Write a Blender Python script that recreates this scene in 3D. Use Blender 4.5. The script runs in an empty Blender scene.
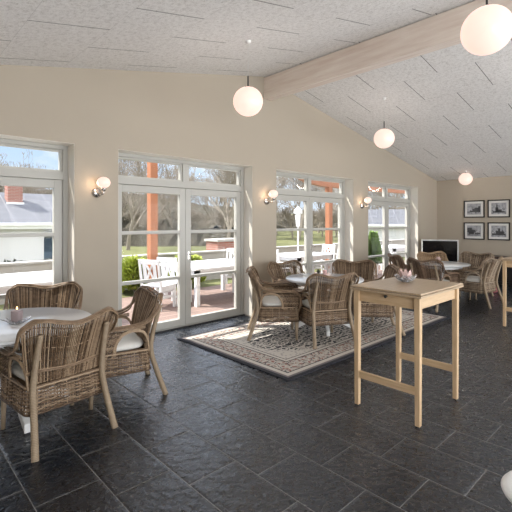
import bpy, math, random
from mathutils import Vector, Matrix
random.seed(7)
PI = math.pi
COL = bpy.context.scene.collection
# ------------------------------------------------------------------ materials
def mat(name):
    m = bpy.data.materials.new(name); m.use_nodes = True
    nt = m.node_tree
    return m, nt, nt.nodes['Principled BSDF']
def nd(nt, t, ins=None, **kw):
    n = nt.nodes.new(t)
    for k, v in kw.items(): setattr(n, k, v)
    if ins:
        for k, v in ins.items():
            if hasattr(v, 'is_output') or isinstance(v, bpy.types.NodeSocket): nt.links.new(v, n.inputs[k])
            else: n.inputs[k].default_value = v
    return n
def mth(nt, op, a, b=0.0, c=0.0):
    n = nt.nodes.new('ShaderNodeMath'); n.operation = op
    for i, v in enumerate((a, b, c)):
        if isinstance(v, bpy.types.NodeSocket): nt.links.new(v, n.inputs[i])
        else: n.inputs[i].default_value = v
    return n.outputs[0]
def mix(nt, f, a, b):
    n = nt.nodes.new('ShaderNodeMix'); n.data_type = 'RGBA'
    for k, v in ((0, f), (6, a), (7, b)):
        if isinstance(v, bpy.types.NodeSocket): nt.links.new(v, n.inputs[k])
        elif k == 0: n.inputs[0].default_value = v
        else: n.inputs[k].default_value = (v[0], v[1], v[2], 1)
    return n.outputs[2]
def ramp(nt, f, stops, const=False):
    n = nt.nodes.new('ShaderNodeValToRGB'); nt.links.new(f, n.inputs[0])
    cr = n.color_ramp
    if const: cr.interpolation = 'CONSTANT'
    while len(cr.elements) < len(stops): cr.elements.new(0.5)
    for e, (p, c) in zip(cr.elements, stops):
        e.position = p; e.color = (c[0], c[1], c[2], 1) if not isinstance(c, (int, float)) else (c, c, c, 1)
    return n.outputs[0]
def bump(nt, b, h, s, d=0.01):
    n = nd(nt, 'ShaderNodeBump', {'Height': h, 'Strength': s, 'Distance': d}); nt.links.new(n.outputs[0], b.inputs['Normal'])
def objco(nt): return nt.nodes.new('ShaderNodeTexCoord').outputs['Object']
def noise(nt, co, scale, detail=3, rough=.5, vec_scale=None):
    if vec_scale:
        mp = nd(nt, 'ShaderNodeMapping', {'Vector': co, 'Scale': vec_scale}); co = mp.outputs[0]
    return nd(nt, 'ShaderNodeTexNoise', {'Vector': co, 'Scale': scale, 'Detail': detail, 'Roughness': rough})
def plain(name, c, rough=.5, metal=0., var=.06, nscale=6, bmp=0., spec=None):
    m, nt, b = mat(name); co = objco(nt)
    n = noise(nt, co, nscale, 4)
    lo = [x*(1-var) for x in c]; hi = [min(1, x*(1+var)) for x in c]
    nt.links.new(mix(nt, n.outputs[0], lo, hi), b.inputs['Base Color'])
    b.inputs['Roughness'].default_value = rough; b.inputs['Metallic'].default_value = metal
    if spec is not None: b.inputs['Specular IOR Level'].default_value = spec
    if bmp:
        n2 = noise(nt, co, nscale*12, 4); bump(nt, b, n2.outputs[0], bmp)
    return m
M = {}
M['wall'] = plain('wall_paint', (.425,.37,.295), .75, var=.02, nscale=2, bmp=.05)
M['frame'] = plain('painted_frame', (.47,.46,.42), .35, var=.02)
M['reveal'] = plain('lightened_reveal', (.66,.62,.55), .6, var=.02)
M['white'] = plain('white_lacquer', (.82,.82,.80), .3, var=.02)
M['outwhite'] = plain('white_garden_paint', (.82,.83,.84), .45, var=.03)
M['cushion'] = plain('cushion_cloth', (.74,.72,.67), .9, var=.08, nscale=14, bmp=.4)
M['black'] = plain('black_wood', (.012,.011,.01), .35, var=.2)
M['screen'] = plain('screen', (.004,.004,.005), .12, var=.1)
M['silver'] = plain('silver_plastic', (.6,.6,.58), .35, var=.03)
M['chrome'] = plain('polished_steel', (.6,.57,.54), .14, 1.0, var=.05)
M['rubber'] = plain('dark_foot', (.02,.02,.02), .5)
M['darkwood'] = plain('dark_walnut', (.045,.022,.016), .35, var=.3, nscale=9)
M['render'] = plain('grey_render', (.42,.40,.37), .9, var=.1, nscale=3, bmp=.2)
M['orange'] = plain('orange_timber', (.36,.145,.07), .6, var=.18, nscale=5)
M['pink'] = plain('pink_wax', (.72,.45,.42), .5, var=.08, nscale=20)
M['greypink'] = plain('mauve_wax', (.38,.31,.32), .6, var=.08, nscale=20)
M['pot'] = plain('grey_pot', (.28,.27,.27), .6, var=.1, nscale=20)
M['leaf'] = plain('green_leaf', (.10,.19,.035), .6, var=.5, nscale=9)
M['brightleaf'] = plain('fresh_green_leaf', (.17,.28,.06), .6, var=.5, nscale=9)
M['limeleaf'] = plain('yellow_green_leaf', (.34,.40,.06), .6, var=.4, nscale=9)
M['darkleaf'] = plain('dark_leaf', (.05,.06,.045), .6, var=.5, nscale=9)
M['bark'] = plain('grey_bark', (.27,.235,.195), .9, var=.35, nscale=1.5)
M['twig'] = plain('brown_twig', (.30,.26,.21), .9, var=.4, nscale=.6)
M['gwall'] = plain('white_boards', (.72,.72,.74), .7, var=.04)
M['bluecar'] = plain('blue_car_paint', (.05,.11,.18), .25, var=.08)
M['carglass'] = plain('car_glass', (.02,.03,.04), .1)
M['road'] = plain('pale_gravel', (.62,.60,.57), .9, var=.1, nscale=2)
M['bounce'] = plain('pale_bounce_ground', (.62,.60,.57), .8, var=.06, nscale=2)
M['mat'] = plain('mount_card', (.72,.71,.68), .8, var=.02)
M['print'] = plain('print_ink', (.10,.10,.105), .8, var=.6, nscale=60)
M['rose'] = plain('rose_cloth', (.50,.16,.18), .8, var=.3, nscale=30)
M['flame'], nt, b = mat('candle_flame'); b.inputs['Emission Color'].default_value = (1,.6,.25,1); b.inputs['Emission Strength'].default_value = 4; b.inputs['Base Color'].default_value=(1,.7,.4,1)
# glowing opal glass
M['opal'], nt, b = mat('opal_glass')
b.inputs['Base Color'].default_value = (.35,.31,.29,1); b.inputs['Roughness'].default_value = .3
b.inputs['Emission Color'].default_value = (1,.73,.61,1); b.inputs['Emission Strength'].default_value = .86
# window glass
def glassmat(name, tint, refl):
    m = bpy.data.materials.new(name); m.use_nodes = True; nt = m.node_tree; nt.nodes.clear()
    o = nt.nodes.new('ShaderNodeOutputMaterial')
    t = nd(nt, 'ShaderNodeBsdfTransparent', {'Color': (*tint, 1)}); g = nd(nt, 'ShaderNodeBsdfGlossy', {'Roughness': .02, 'Color': (1,1,1,1)})
    fr = nd(nt, 'ShaderNodeFresnel', {'IOR': 1.35}); f = mth(nt, 'MULTIPLY', fr.outputs[0], refl)
    mx = nt.nodes.new('ShaderNodeMixShader'); nt.links.new(f, mx.inputs[0]); nt.links.new(t.outputs[0], mx.inputs[1]); nt.links.new(g.outputs[0], mx.inputs[2])
    nt.links.new(mx.outputs[0], o.inputs[0]); return m
M['glass'] = glassmat('window_glass', (.98,.985,.985), .12)
M['crystal'], nt, b = mat('clear_crystal'); b.inputs['Base Color'].default_value=(.9,.9,.92,1); b.inputs['Transmission Weight'].default_value=.75; b.inputs['Roughness'].default_value=.08
M['pinkglass'], nt, b = mat('pink_white_glass'); b.inputs['Base Color'].default_value=(.9,.68,.64,1); b.inputs['Transmission Weight'].default_value=.35; b.inputs['Roughness'].default_value=.15
# wicker
def wicker(name, lo, mid, hi):
    m, nt, b = mat(name); co = objco(nt)
    g = nt.nodes.new('ShaderNodeNewGeometry').outputs['Random Per Island']
    n = noise(nt, co, 28, 4, .6)
    f = mth(nt, 'ADD', mth(nt, 'MULTIPLY', g, .72), mth(nt, 'MULTIPLY', n.outputs[0], .46))
    c = ramp(nt, f, [(.22, lo), (.52, mid), (.85, hi)])
    nt.links.new(c, b.inputs['Base Color']); b.inputs['Roughness'].default_value = .5
    n2 = noise(nt, co, 260, 3); bump(nt, b, n2.outputs[0], .35, .004)
    return m
M['wicker'] = wicker('brown_wicker', (.045,.025,.013), (.185,.115,.064), (.43,.31,.20))
M['wicker_grey'] = wicker('greyed_wicker', (.065,.04,.024), (.25,.17,.105), (.52,.42,.31))
M['wicker_tan'] = wicker('honey_wicker', (.20,.12,.06), (.42,.28,.16), (.58,.42,.27))
M['wicker_dark'] = wicker('dark_wicker', (.04,.022,.012), (.13,.075,.042), (.30,.20,.13))
def wrapmat(name, a, c):
    m, nt, b = mat(name); co = objco(nt)
    w = nd(nt, 'ShaderNodeTexWave', {'Vector': co, 'Scale': 34, 'Distortion': 2.0, 'Detail': 2}, bands_direction='Z')
    n = noise(nt, co, 22, 3)
    cc = mix(nt, mth(nt,'MULTIPLY_ADD', w.outputs[1], .5, mth(nt,'MULTIPLY', n.outputs[0], .5)), a, c)
    nt.links.new(cc, b.inputs['Base Color']); b.inputs['Roughness'].default_value = .5
    bump(nt, b, w.outputs[1], .5, .004); return m
M['wrap'] = wrapmat('rattan_wrap', (.19,.13,.075), (.46,.36,.25))
M['wrap_dark'] = wrapmat('rattan_wrap_dark', (.13,.08,.045), (.33,.24,.16))
def woodmat(name, a, c, axis_scale, rough=.38, sc=9):
    m, nt, b = mat(name); co = objco(nt)
    n = noise(nt, co, sc, 6, .6, axis_scale)
    nt.links.new(ramp(nt, n.outputs[0], [(.3, a), (.7, c)]), b.inputs['Base Color']); b.inputs['Roughness'].default_value = rough
    bump(nt, b, n.outputs[0], .08); return m
M['pine_z'] = woodmat('birch_upright', (.53,.36,.20), (.69,.50,.31), (6,6,.5))
M['pine_y'] = woodmat('birch_rail', (.53,.36,.20), (.69,.50,.31), (6,.5,6))
M['pine_x'] = woodmat('birch_rail_long', (.53,.36,.20), (.69,.50,.31), (.5,6,6))
M['birchtop'] = woodmat('birch_top', (.40,.29,.185), (.53,.40,.27), (.6,7,6), .28)
M['beam'] = woodmat('whitewashed_beam', (.66,.54,.46), (.82,.74,.66), (7,.5,5), .6, 3)
# ceiling panels: wood-wool boards, rows along Y
def ceilmat(name, x0, pitch, y0):
    m, nt, b = mat(name); co = objco(nt)
    s = nd(nt, 'ShaderNodeSeparateXYZ', {0: co})
    x = mth(nt,'DIVIDE', mth(nt,'SUBTRACT', s.outputs[0], x0), pitch); row = mth(nt,'FLOOR', x); fx = mth(nt,'FRACT', x)
    off = mth(nt,'MULTIPLY', mth(nt,'FLOORED_MODULO', row, 2.0), .5)
    y = mth(nt,'FRACT', mth(nt,'ADD', mth(nt,'DIVIDE', mth(nt,'SUBTRACT', s.outputs[1], y0), 1.035), off))
    ex = mth(nt,'MINIMUM', fx, mth(nt,'SUBTRACT', 1., fx)); ey = mth(nt,'MINIMUM', y, mth(nt,'SUBTRACT', 1., y))
    jy = mth(nt,'LESS_THAN', mth(nt,'MULTIPLY', ey, 1.035), .0055); jx = mth(nt,'LESS_THAN', mth(nt,'MULTIPLY', ex, pitch), .0022)
    n1 = noise(nt, co, 95, 3, .7); n2 = noise(nt, co, 26, 3, .6); n3 = noise(nt, co, 1.1, 2)
    wv = nd(nt,'ShaderNodeTexWave', {'Vector': co,'Scale':16,'Distortion':22,'Detail':4,'Detail Scale':3})
    t = mth(nt,'ADD', mth(nt,'MULTIPLY', n1.outputs[0], .55), mth(nt,'MULTIPLY', n2.outputs[0], .45))
    c = ramp(nt, t, [(.33,(.50,.48,.455)), (.5,(.80,.785,.765)), (.68,(.90,.89,.875))])
    c = mix(nt, mth(nt,'MULTIPLY', wv.outputs[1], .16), c, (.42,.40,.38))
    c = mix(nt, mth(nt,'MULTIPLY', jx, .32), c, (.2,.19,.18)); c = mix(nt, mth(nt,'MULTIPLY', jy, .85), c, (.07,.065,.06))
    nt.links.new(c, b.inputs['Base Color']); b.inputs['Roughness'].default_value = .85
    bump(nt, b, t, .6, .01); return m
# floor slate tiles, rows along Y
def floormat():
    m, nt, b = mat('slate_tiles'); co = objco(nt)
    s = nd(nt, 'ShaderNodeSeparateXYZ', {0: co}); P, L = .3605, .53
    x = mth(nt,'DIVIDE', mth(nt,'SUBTRACT', s.outputs[0], .65), P); row = mth(nt,'FLOOR', x); fx = mth(nt,'FRACT', x)
    off = mth(nt,'FRACT', mth(nt,'MULTIPLY_ADD', row, -.61, -.62+10.))
    yy = mth(nt,'ADD', mth(nt,'DIVIDE', s.outputs[1], L), off); fy = mth(nt,'FRACT', yy); cy = mth(nt,'FLOOR', yy)
    ex = mth(nt,'MULTIPLY', mth(nt,'MINIMUM', fx, mth(nt,'SUBTRACT',1.,fx)), P); ey = mth(nt,'MULTIPLY', mth(nt,'MINIMUM', fy, mth(nt,'SUBTRACT',1.,fy)), L)
    e = mth(nt,'MINIMUM', ex, ey); grout = mth(nt,'LESS_THAN', e, .0026)
    cell = nd(nt,'ShaderNodeCombineXYZ', {0: row, 1: cy})
    wn = nd(nt,'ShaderNodeTexWhiteNoise', {'Vector': cell.outputs[0]})
    # tile-shifted coordinates
    sh = nd(nt,'ShaderNodeVectorMath', {0: wn.outputs[1], 1: (30,30,30)}, operation='MULTIPLY'); ad = nd(nt,'ShaderNodeVectorMath', {0: co, 1: sh.outputs[0]}, operation='ADD')
    n1 = noise(nt, ad.outputs[0], 4.5, 6, .55, (2.2,.9,1)); n1.inputs['Distortion'].default_value = 1.1
    n2 = noise(nt, ad.outputs[0], 30, 4, .6)
    base = ramp(nt, n2.outputs[0], [(.3,(.006,.010,.016)), (.7,(.014,.020,.031))])
    base = mix(nt, mth(nt,'MULTIPLY', wn.outputs[0], .5), base, (.007,.009,.013))
    base = mix(nt, mth(nt,'MULTIPLY', grout, .9), base, (.24,.235,.23))
    nt.links.new(base, b.inputs['Base Color'])
    r = mth(nt,'ADD', mth(nt,'MULTIPLY_ADD', n2.outputs[0], .14, .21), mth(nt,'MULTIPLY', grout, .4)); nt.links.new(r, b.inputs['Roughness'])
    b.inputs['Specular IOR Level'].default_value = .5; b.inputs['IOR'].default_value = 1.75
    wvr = nd(nt,'ShaderNodeTexWave', {'Vector': ad.outputs[0],'Scale':4.2,'Distortion':11,'Detail':4,'Detail Scale':1.8,'Detail Roughness':.62}, bands_direction='DIAGONAL')
    terr = mth(nt,'ADD', mth(nt,'MULTIPLY', wvr.outputs[1], .8), mth(nt,'MULTIPLY', n1.outputs[0], 1.3))
    h = mth(nt,'ADD', terr, mth(nt,'MULTIPLY', n2.outputs[0], .12))
    h = mth(nt,'MULTIPLY', h, mth(nt,'MINIMUM', mth(nt,'MULTIPLY', e, 60.), 1.))
    bump(nt, b, h, .36, .010); return m
M['floor'] = floormat()
def rugmat(hx, hy):
    m, nt, b = mat('oriental_rug'); co = objco(nt)
    s = nd(nt, 'ShaderNodeSeparateXYZ', {0: co})
    ax = mth(nt,'ABSOLUTE', s.outputs[0]); ay = mth(nt,'ABSOLUTE', s.outputs[1])
    e = mth(nt,'MINIMUM', mth(nt,'SUBTRACT', hx, ax), mth(nt,'SUBTRACT', hy, ay))
    sym = nd(nt,'ShaderNodeCombineXYZ', {0: ax, 1: ay})
    def vor(sc, feat='DISTANCE_TO_EDGE'):
        return nd(nt,'ShaderNodeTexVoronoi', {'Vector': sym.outputs[0], 'Scale': sc}, feature=feat, voronoi_dimensions='2D')
    v1 = vor(9); v2 = vor(16, 'F1'); ns = noise(nt, sym.outputs[0], 26, 3, .6)
    wv = nd(nt,'ShaderNodeTexWave', {'Vector': sym.outputs[0],'Scale':4.6,'Distortion':8,'Detail':2,'Detail Scale':2.2}, wave_type='RINGS')
    cream = (.64,.59,.52); dark = (.022,.024,.032); beige=(.50,.45,.385); red=(.30,.12,.10)
    # medallion field
    curl = mth(nt,'GREATER_THAN', wv.outputs[1], .56); cell = mth(nt,'LESS_THAN', v1.outputs[0], .055)
    orn = mth(nt,'MAXIMUM', curl, cell)
    fieldc = mix(nt, orn, dark, cream)
    dots = mth(nt,'LESS_THAN', v2.outputs[0], .22)
    outer = mix(nt, mth(nt,'MULTIPLY', dots, .55), cream, (.20,.19,.19)); outer = mix(nt, mth(nt,'MULTIPLY', mth(nt,'GREATER_THAN', ns.outputs[0], .62), .5), outer, beige)
    q = mth(nt,'ADD', mth(nt,'POWER', mth(nt,'DIVIDE', ax, hx-.52), 2.6), mth(nt,'POWER', mth(nt,'DIVIDE', ay, hy-.42), 2.6))
    inm = mth(nt,'LESS_THAN', mth(nt,'MULTIPLY_ADD', ns.outputs[0], .5, q), 1.25)
    field = mix(nt, inm, outer, fieldc)
    b1 = mix(nt, mth(nt,'LESS_THAN', v2.outputs[0], .30), beige, red); b1 = mix(nt, mth(nt,'LESS_THAN', v1.outputs[0], .05), b1, (.10,.10,.11))
    b1 = mix(nt, mth(nt,'GREATER_THAN', ns.outputs[0], .55), b1, cream)
    def band(col, prev, lo): return mix(nt, mth(nt,'LESS_THAN', e, lo), prev, col)
    c = band(dark, field, .44); c = band(cream, c, .428); c = band(dark, c, .385); c = band(b1, c, .37)
    c = band(dark, c, .155); c = band(cream, c, .14); c = band((.25,.2,.19), c, .085); c = band((.16,.15,.155), c, .07); c = band((.010,.014,.026), c, .05)
    n3 = noise(nt, co, 180, 2); c = mix(nt, mth(nt,'MULTIPLY', n3.outputs[0], .3), c, (.25,.23,.21))
    nt.links.new(c, b.inputs['Base Color']); b.inputs['Roughness'].default_value = .95; b.inputs['Specular IOR Level'].default_value=.1
    bump(nt, b, n3.outputs[0], .5, .004); return m
def roofmat():
    m, nt, b = mat('dark_felt_roof'); co = objco(nt); s = nd(nt,'ShaderNodeSeparateXYZ',{0:co})
    st = mth(nt,'LESS_THAN', mth(nt,'FRACT', mth(nt,'DIVIDE', s.outputs[0], .95)), .04)
    n = noise(nt, co, 3, 4); c = mix(nt, n.outputs[0], (.085,.09,.105), (.16,.165,.185)); c = mix(nt, mth(nt,'MULTIPLY', st, .6), c, (.30,.30,.32))
    nt.links.new(c, b.inputs['Base Color']); b.inputs['Roughness'].default_value=.8; return m
M['roof'] = roofmat()
def brickmat(name, a, c2, mort, sc=1., bw=.22, rh=.07, ax='xz'):
    m, nt, b = mat(name); co = objco(nt)
    mp = nd(nt,'ShaderNodeMapping', {'Vector': co, 'Rotation': ((-PI/2,0,0) if ax=='xz' else (0,0,0))})
    br = nd(nt,'ShaderNodeTexBrick', {'Vector': mp.outputs[0],'Color1':(*a,1),'Color2':(*c2,1),'Mortar':(*mort,1),'Scale':sc,'Mortar Size':.008,'Brick Width':bw,'Row Height':rh})
    nt.links.new(br.outputs[0], b.inputs['Base Color']); b.inputs['Roughness'].default_value=.85; return m
M['brick'] = brickmat('red_brick', (.36,.14,.10), (.30,.11,.08), (.4,.37,.33))
M['paver'] = brickmat('terrace_boards', (.22,.15,.125), (.27,.19,.16), (.11,.08,.07), 1., 1.6, .12, 'xy')
def grassmat():
    m, nt, b = mat('lawn'); co = objco(nt); n = noise(nt, co, .5, 5, .6); n2 = noise(nt, co, 9, 4)
    c = mix(nt, n.outputs[0], (.08,.10,.035), (.18,.195,.09)); c = mix(nt, mth(nt,'MULTIPLY', n2.outputs[0], .5), c, (.20,.17,.10))
    nt.links.new(c, b.inputs['Base Color']); b.inputs['Roughness'].default_value=1; b.inputs['Specular IOR Level'].default_value=.1; return m
M['grass'] = grassmat()
def thicketmat():
    m, nt, b = mat('winter_thicket'); co = objco(nt); n = noise(nt, co, .9, 8, .75); n2 = noise(nt, co, 4, 6, .8, (1.5,1.5,.6))
    f = mth(nt,'ADD', mth(nt,'MULTIPLY', n.outputs[0], .5), mth(nt,'MULTIPLY', n2.outputs[0], .5))
    nt.links.new(ramp(nt, f, [(.36,(.05,.048,.036)),(.5,(.13,.12,.095)),(.62,(.24,.215,.175))]), b.inputs['Base Color']); b.inputs['Roughness'].default_value=1
    b.inputs['Specular IOR Level'].default_value=.05
    bump(nt, b, n2.outputs[0], 1, .5); return m
M['thicket'] = thicketmat()
# ------------------------------------------------------------------ mesh builder
class MB:
    def __init__(s): s.v = []; s.f = []
    def add(s, vs, fs):
        o = len(s.v); s.v += [tuple(p) for p in vs]; s.f += [tuple(i+o for i in f) for f in fs]; return s
    def box(s, x0, x1, y0, y1, z0, z1, M4=None):
        vs = [Vector(p) for p in ((x0,y0,z0),(x1,y0,z0),(x1,y1,z0),(x0,y1,z0),(x0,y0,z1),(x1,y0,z1),(x1,y1,z1),(x0,y1,z1))]
        if M4: vs = [M4 @ p for p in vs]
        return s.add(vs, [(0,3,2,1),(4,5,6,7),(0,1,5,4),(1,2,6,5),(2,3,7,6),(3,0,4,7)])
    def tube(s, pts, r, n=6, up=None, cap=True):
        pts = [Vector(p) for p in pts]; k = len(pts)
        rs = r if isinstance(r, (list, tuple)) else [r]*k
        prev = None; vs = []
        for i, p in enumerate(pts):
            t = (pts[min(i+1, k-1)] - pts[max(i-1, 0)])
            if t.length < 1e-9: t = Vector((0,0,1))
            t.normalize()
            if prev is None:
                a = Vector(up) if up else (Vector((0,0,1)) if abs(t.z) < .9 else Vector((1,0,0)))
            else: a = prev
            u = a - t*a.dot(t)
            if u.length < 1e-6: u = t.orthogonal()
            u.normalize(); prev = u; w = t.cross(u)
            for j in range(n):
                an = 2*PI*j/n; vs.append(p + (u*math.cos(an) + w*math.sin(an))*rs[i])
        fs = []
        for i in range(k-1):
            for j in range(n):
                a = i*n+j; b = i*n+(j+1) % n; fs.append((a, b, b+n, a+n))
        if cap: fs.append(tuple(range(n-1,-1,-1))); fs.append(tuple((k-1)*n+j for j in range(n)))
        return s.add(vs, fs)
    def lathe(s, prof, n=32, c=(0,0,0)):
        vs = []; fs = []
        for (r, z) in prof:
            for j in range(n): vs.append((c[0]+max(r,1e-4)*math.cos(2*PI*j/n), c[1]+max(r,1e-4)*math.sin(2*PI*j/n), c[2]+z))
        for i in range(len(prof)-1):
            for j in range(n):
                a = i*n+j; b = i*n+(j+1) % n; fs.append((a, b, b+n, a+n))
        fs.append(tuple(range(n-1,-1,-1))); fs.append(tuple((len(prof)-1)*n+j for j in range(n)))
        return s.add(vs, fs)
    def prism(s, poly, axis, a, b):
        n = len(poly)
        def P(p, d):
            return {'y': (p[0], d, p[1]), 'x': (d, p[0], p[1]), 'z': (p[0], p[1], d)}[axis]
        vs = [P(p, a) for p in poly] + [P(p, b) for p in poly]
        fs = [tuple(range(n)), tuple(range(2*n-1, n-1, -1))] + [(i, i+n, (i+1) % n + n, (i+1) % n) for i in range(n)]
        return s.add(vs, fs)
    def build(s, name, m, parent=None, smooth=False, bevel=0, loc=None):
        me = bpy.data.meshes.new(name); me.from_pydata(s.v, [], s.f); me.materials.append(m); me.update()
        import bmesh
        bm = bmesh.new(); bm.from_mesh(me); bmesh.ops.recalc_face_normals(bm, faces=bm.faces); bm.to_mesh(me); bm.free()
        o = bpy.data.objects.new(name, me); COL.objects.link(o)
        if parent: o.parent = parent
        if loc: o.location = loc
        if smooth:
            for p in me.polygons: p.use_smooth = True
        if bevel:
            b = o.modifiers.new('bevel', 'BEVEL'); b.width = bevel; b.segments = 2; b.limit_method = 'ANGLE'; b.angle_limit = .6
        return o
def cr(pts, n=8):
    P = [Vector(p) for p in pts]; out = []
    for i in range(len(P)-1):
        a = P[max(i-1,0)]; b = P[i]; c = P[i+1]; d = P[min(i+2,len(P)-1)]
        for k in range(n):
            t = k/n; out.append(.5*((2*b)+(c-a)*t+(2*a-5*b+4*c-d)*t*t+(-a+3*b-3*c+d)*t**3))
    out.append(P[-1]); return out
def smooth_by_angle(o, ang=.7):
    for p in o.data.polygons: p.use_smooth = True
    o.data.set_sharp_from_angle(angle=ang)
def tag(o, label, cat, group=None):
    o['label'] = label; o['category'] = cat
    if group: o['group'] = group
    return o
def thing(name, label, cat, loc=(0,0,0), rz=0, group=None):
    o = bpy.data.objects.new(name, None); COL.objects.link(o); o.location = loc; o.rotation_euler = (0,0,rz)
    o.empty_display_size = .1
    return tag(o, label, cat, group)
def struct(o): o['kind'] = 'structure'; return o
def dup(root, loc, rz, label, group=None, matmap=None, scale=None):
    def rec(o, par):
        c = o.copy(); COL.objects.link(c)
        if par: c.parent = par
        if matmap and c.type == 'MESH' and c.data.materials and c.data.materials[0].name in matmap:
            key = (c.data.name, matmap[c.data.materials[0].name])
            if key not in MC:
                me = c.data.copy(); me.materials[0] = M[matmap[c.data.materials[0].name]]; MC[key] = me
            c.data = MC[key]
        for ch in o.children: rec(ch, c)
        return c
    r = rec(root, None); r.location = loc; r.rotation_euler = (0,0,rz); r['label'] = label
    if group: r['group'] = group
    if scale: r.scale = scale
    return r
MC = {}
# ------------------------------------------------------------------ room shell
XL, XR, YB, YW, YF = -1.9, 11.57, -3.0, 4.92, 5.13
RX, RZ = 4.8, 3.98
zl = lambda x: RZ - .209*(RX-x) if x < RX else RZ - .189*(x-RX)
OPEN = [(-.62,1.73),(2.26,4.54),(5.10,7.44),(8.02,10.42)]
OT = 2.46
struct(MB().box(XL-.3, XR+.3, YB-.4, 5.30, -.2, 0).build('floor', M['floor']))
struct(MB().box(-14, 26, -22, YB-.4, -.25, -.03).build('rear_bounce_ground', M['bounce']))  # unseen pale ground, added to bounce daylight up to the ceiling
def gable_wall(name, y0, y1, opens, top):
    b = MB(); xs = [XL-.3] + [v for o in opens for v in o] + [XR+.3]
    for i in range(0, len(xs), 2): b.box(xs[i], xs[i+1], y0, y1, 0, top)
    b.prism([(XL-.3, top), (XR+.3, top), (XR+.3, zl(XR+.3)+.06), (RX, RZ+.06), (XL-.3, zl(XL-.3)+.06)], 'y', y0, y1)
    return struct(b.build(name, M['wall']))
gable_wall('wall_front', YW, 5.28, OPEN, OT)
REAR = [(-1.5,2.4),(2.9,6.4),(6.9,11.0)]
gable_wall('wall_rear', YB-.3, YB, REAR, 2.4)
struct(MB().box(XR, XR+.3, YB, YW, 0, zl(XR)+.05).build('wall_right', M['wall']))
struct(MB().box(XL-.3, XL, YB, YW, 0, zl(XL)+.05).build('wall_left', M['wall']))
for nm, xa, xb, mm in (('ceiling', XL-.3, RX, ceilmat('wood_wool_boards_west', .92-.68*4, .68, 3.66-1.035*8)), ('ceiling', RX, XR+.3, ceilmat('wood_wool_boards_east', 6.06-.733*2, .733, 2.055-1.035*6))):
    b = MB(); b.prism([(xa, zl(xa)), (xb, zl(xb)), (xb, zl(xb)+.25), (xa, zl(xa)+.25)], 'y', YB-.3, 5.30); struct(b.build(nm, mm))
struct(MB().box(RX-.0, RX+.17, YB, YW, RZ-.37, RZ-.02).build('trim_1', M['beam'], bevel=.006))['label'] = 'whitewashed timber ridge beam'
# windows / glazed doors
def glazed(n, x0, x1):
    w = bpy.data.objects.new('window_%d' % n, None); COL.objects.link(w); w.location = (x0, YF, 0); struct(w)
    W = x1-x0; D0, D1 = 0, .11
    b = MB(); F = .055
    b.box(0, F, D0, D1, 0, OT); b.box(W-F, W, D0, D1, 0, OT); b.box(F, W-F, D0, D1, OT-.05, OT); b.box(F, W-F, D0, D1, 2.05, 2.14); b.box(F, W-F, D0, D1, 0, .025)
    b.box(W/2-.045, W/2+.045, D0+.01, D1, 2.14, OT-.05)
    # transom sashes
    for a, c in ((F, W/2-.045), (W/2+.045, W-F)):
        for q in ((a, a+.03, 2.14, OT-.05), (c-.03, c, 2.14, OT-.05), (a+.03, c-.03, 2.14, 2.165), (a+.03, c-.03, OT-.075, OT-.05)): b.box(q[0], q[1], .03, .09, q[2], q[3])
    b.build('frame', M['frame'], w, bevel=.004)
    MB().box(F, W-F, .055, .062, 2.15, OT-.06).build('transom_pane', M['glass'], w)
    for k, (a, c) in enumerate(((F+.004, W/2-.002), (W/2+.002, W-F-.004))):
        b = MB(); S = .095; z0, z1 = .03, 2.045
        b.box(a, a+S, .012, .075, z0, z1); b.box(c-S, c, .012, .075, z0, z1); b.box(a+S, c-S, .012, .075, z0, z0+.10); b.box(a+S, c-S, .012, .075, z1-.095, z1)
        for zm in (.735, 1.405): b.box(a+S, c-S, .014, .07, zm-.022, zm+.022)
        lf = b.build('door_leaf', M['frame'], w, bevel=.004)
        MB().box(a+S, c-S, .04, .047, z0+.1, z1-.095).build('pane', M['glass'], lf)
        if k == 1:
            h = MB(); xh = a+S*.5; h.box(xh-.012, xh+.012, .004, .012, .99, 1.11); h.tube([(xh, .008, 1.07), (xh, -.03, 1.07), (xh+.07, -.033, 1.07)], .008, 8)
            h.build('handle', M['chrome'], lf, bevel=.002)
    b = MB(); g = YW-YF; b.box(-.0,.004,g+.002,-.001,.02,OT); b.box(W-.004,W,g+.002,-.001,.02,OT); b.box(.004,W-.004,g+.002,-.001,OT-.004,OT)
    b.box(0,.004,D1,.147,.02,OT); b.box(W-.004,W,D1,.147,.02,OT); b.build('lightened_reveal_lining', M['reveal'], w)  # added lining, paler than the wall so the reveals look lit
    th = MB().box(-.0, W, -.03, .0, 0, .018); th.build('threshold_shadow', M['rubber'], w)  # dark strip standing in for the shadow line at the door foot
for i, (a, c) in enumerate(OPEN): glazed(i+1, a, c)
for i, (a, c) in enumerate(REAR):   # rear daylight openings
    w = bpy.data.objects.new('window_%d' % (i+5), None); COL.objects.link(w); w.location = (a, YB-.2, 0); struct(w); b = MB(); W = c-a
    for x in (0, W*.25, W*.5, W*.75, W): b.box(min(max(x-.03,0),W-.06), min(max(x-.03,0),W-.06)+.06, 0, .08, 0, 2.4)
    b.box(0, W, 0, .08, 2.34, 2.4); b.box(0, W, 0, .08, 0, .08); b.build('frame', M['frame'], w)
# ------------------------------------------------------------------ rug
rug = MB().box(-1.96, 1.96, -1.0, 1.0, 0, .012).build('oriental_rug', rugmat(1.96, 1.0), bevel=.004)
rug.location = (4.92, 3.69, 0); tag(rug, 'cream and black patterned oriental rug with dark edge under the middle table', 'rug')
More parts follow.
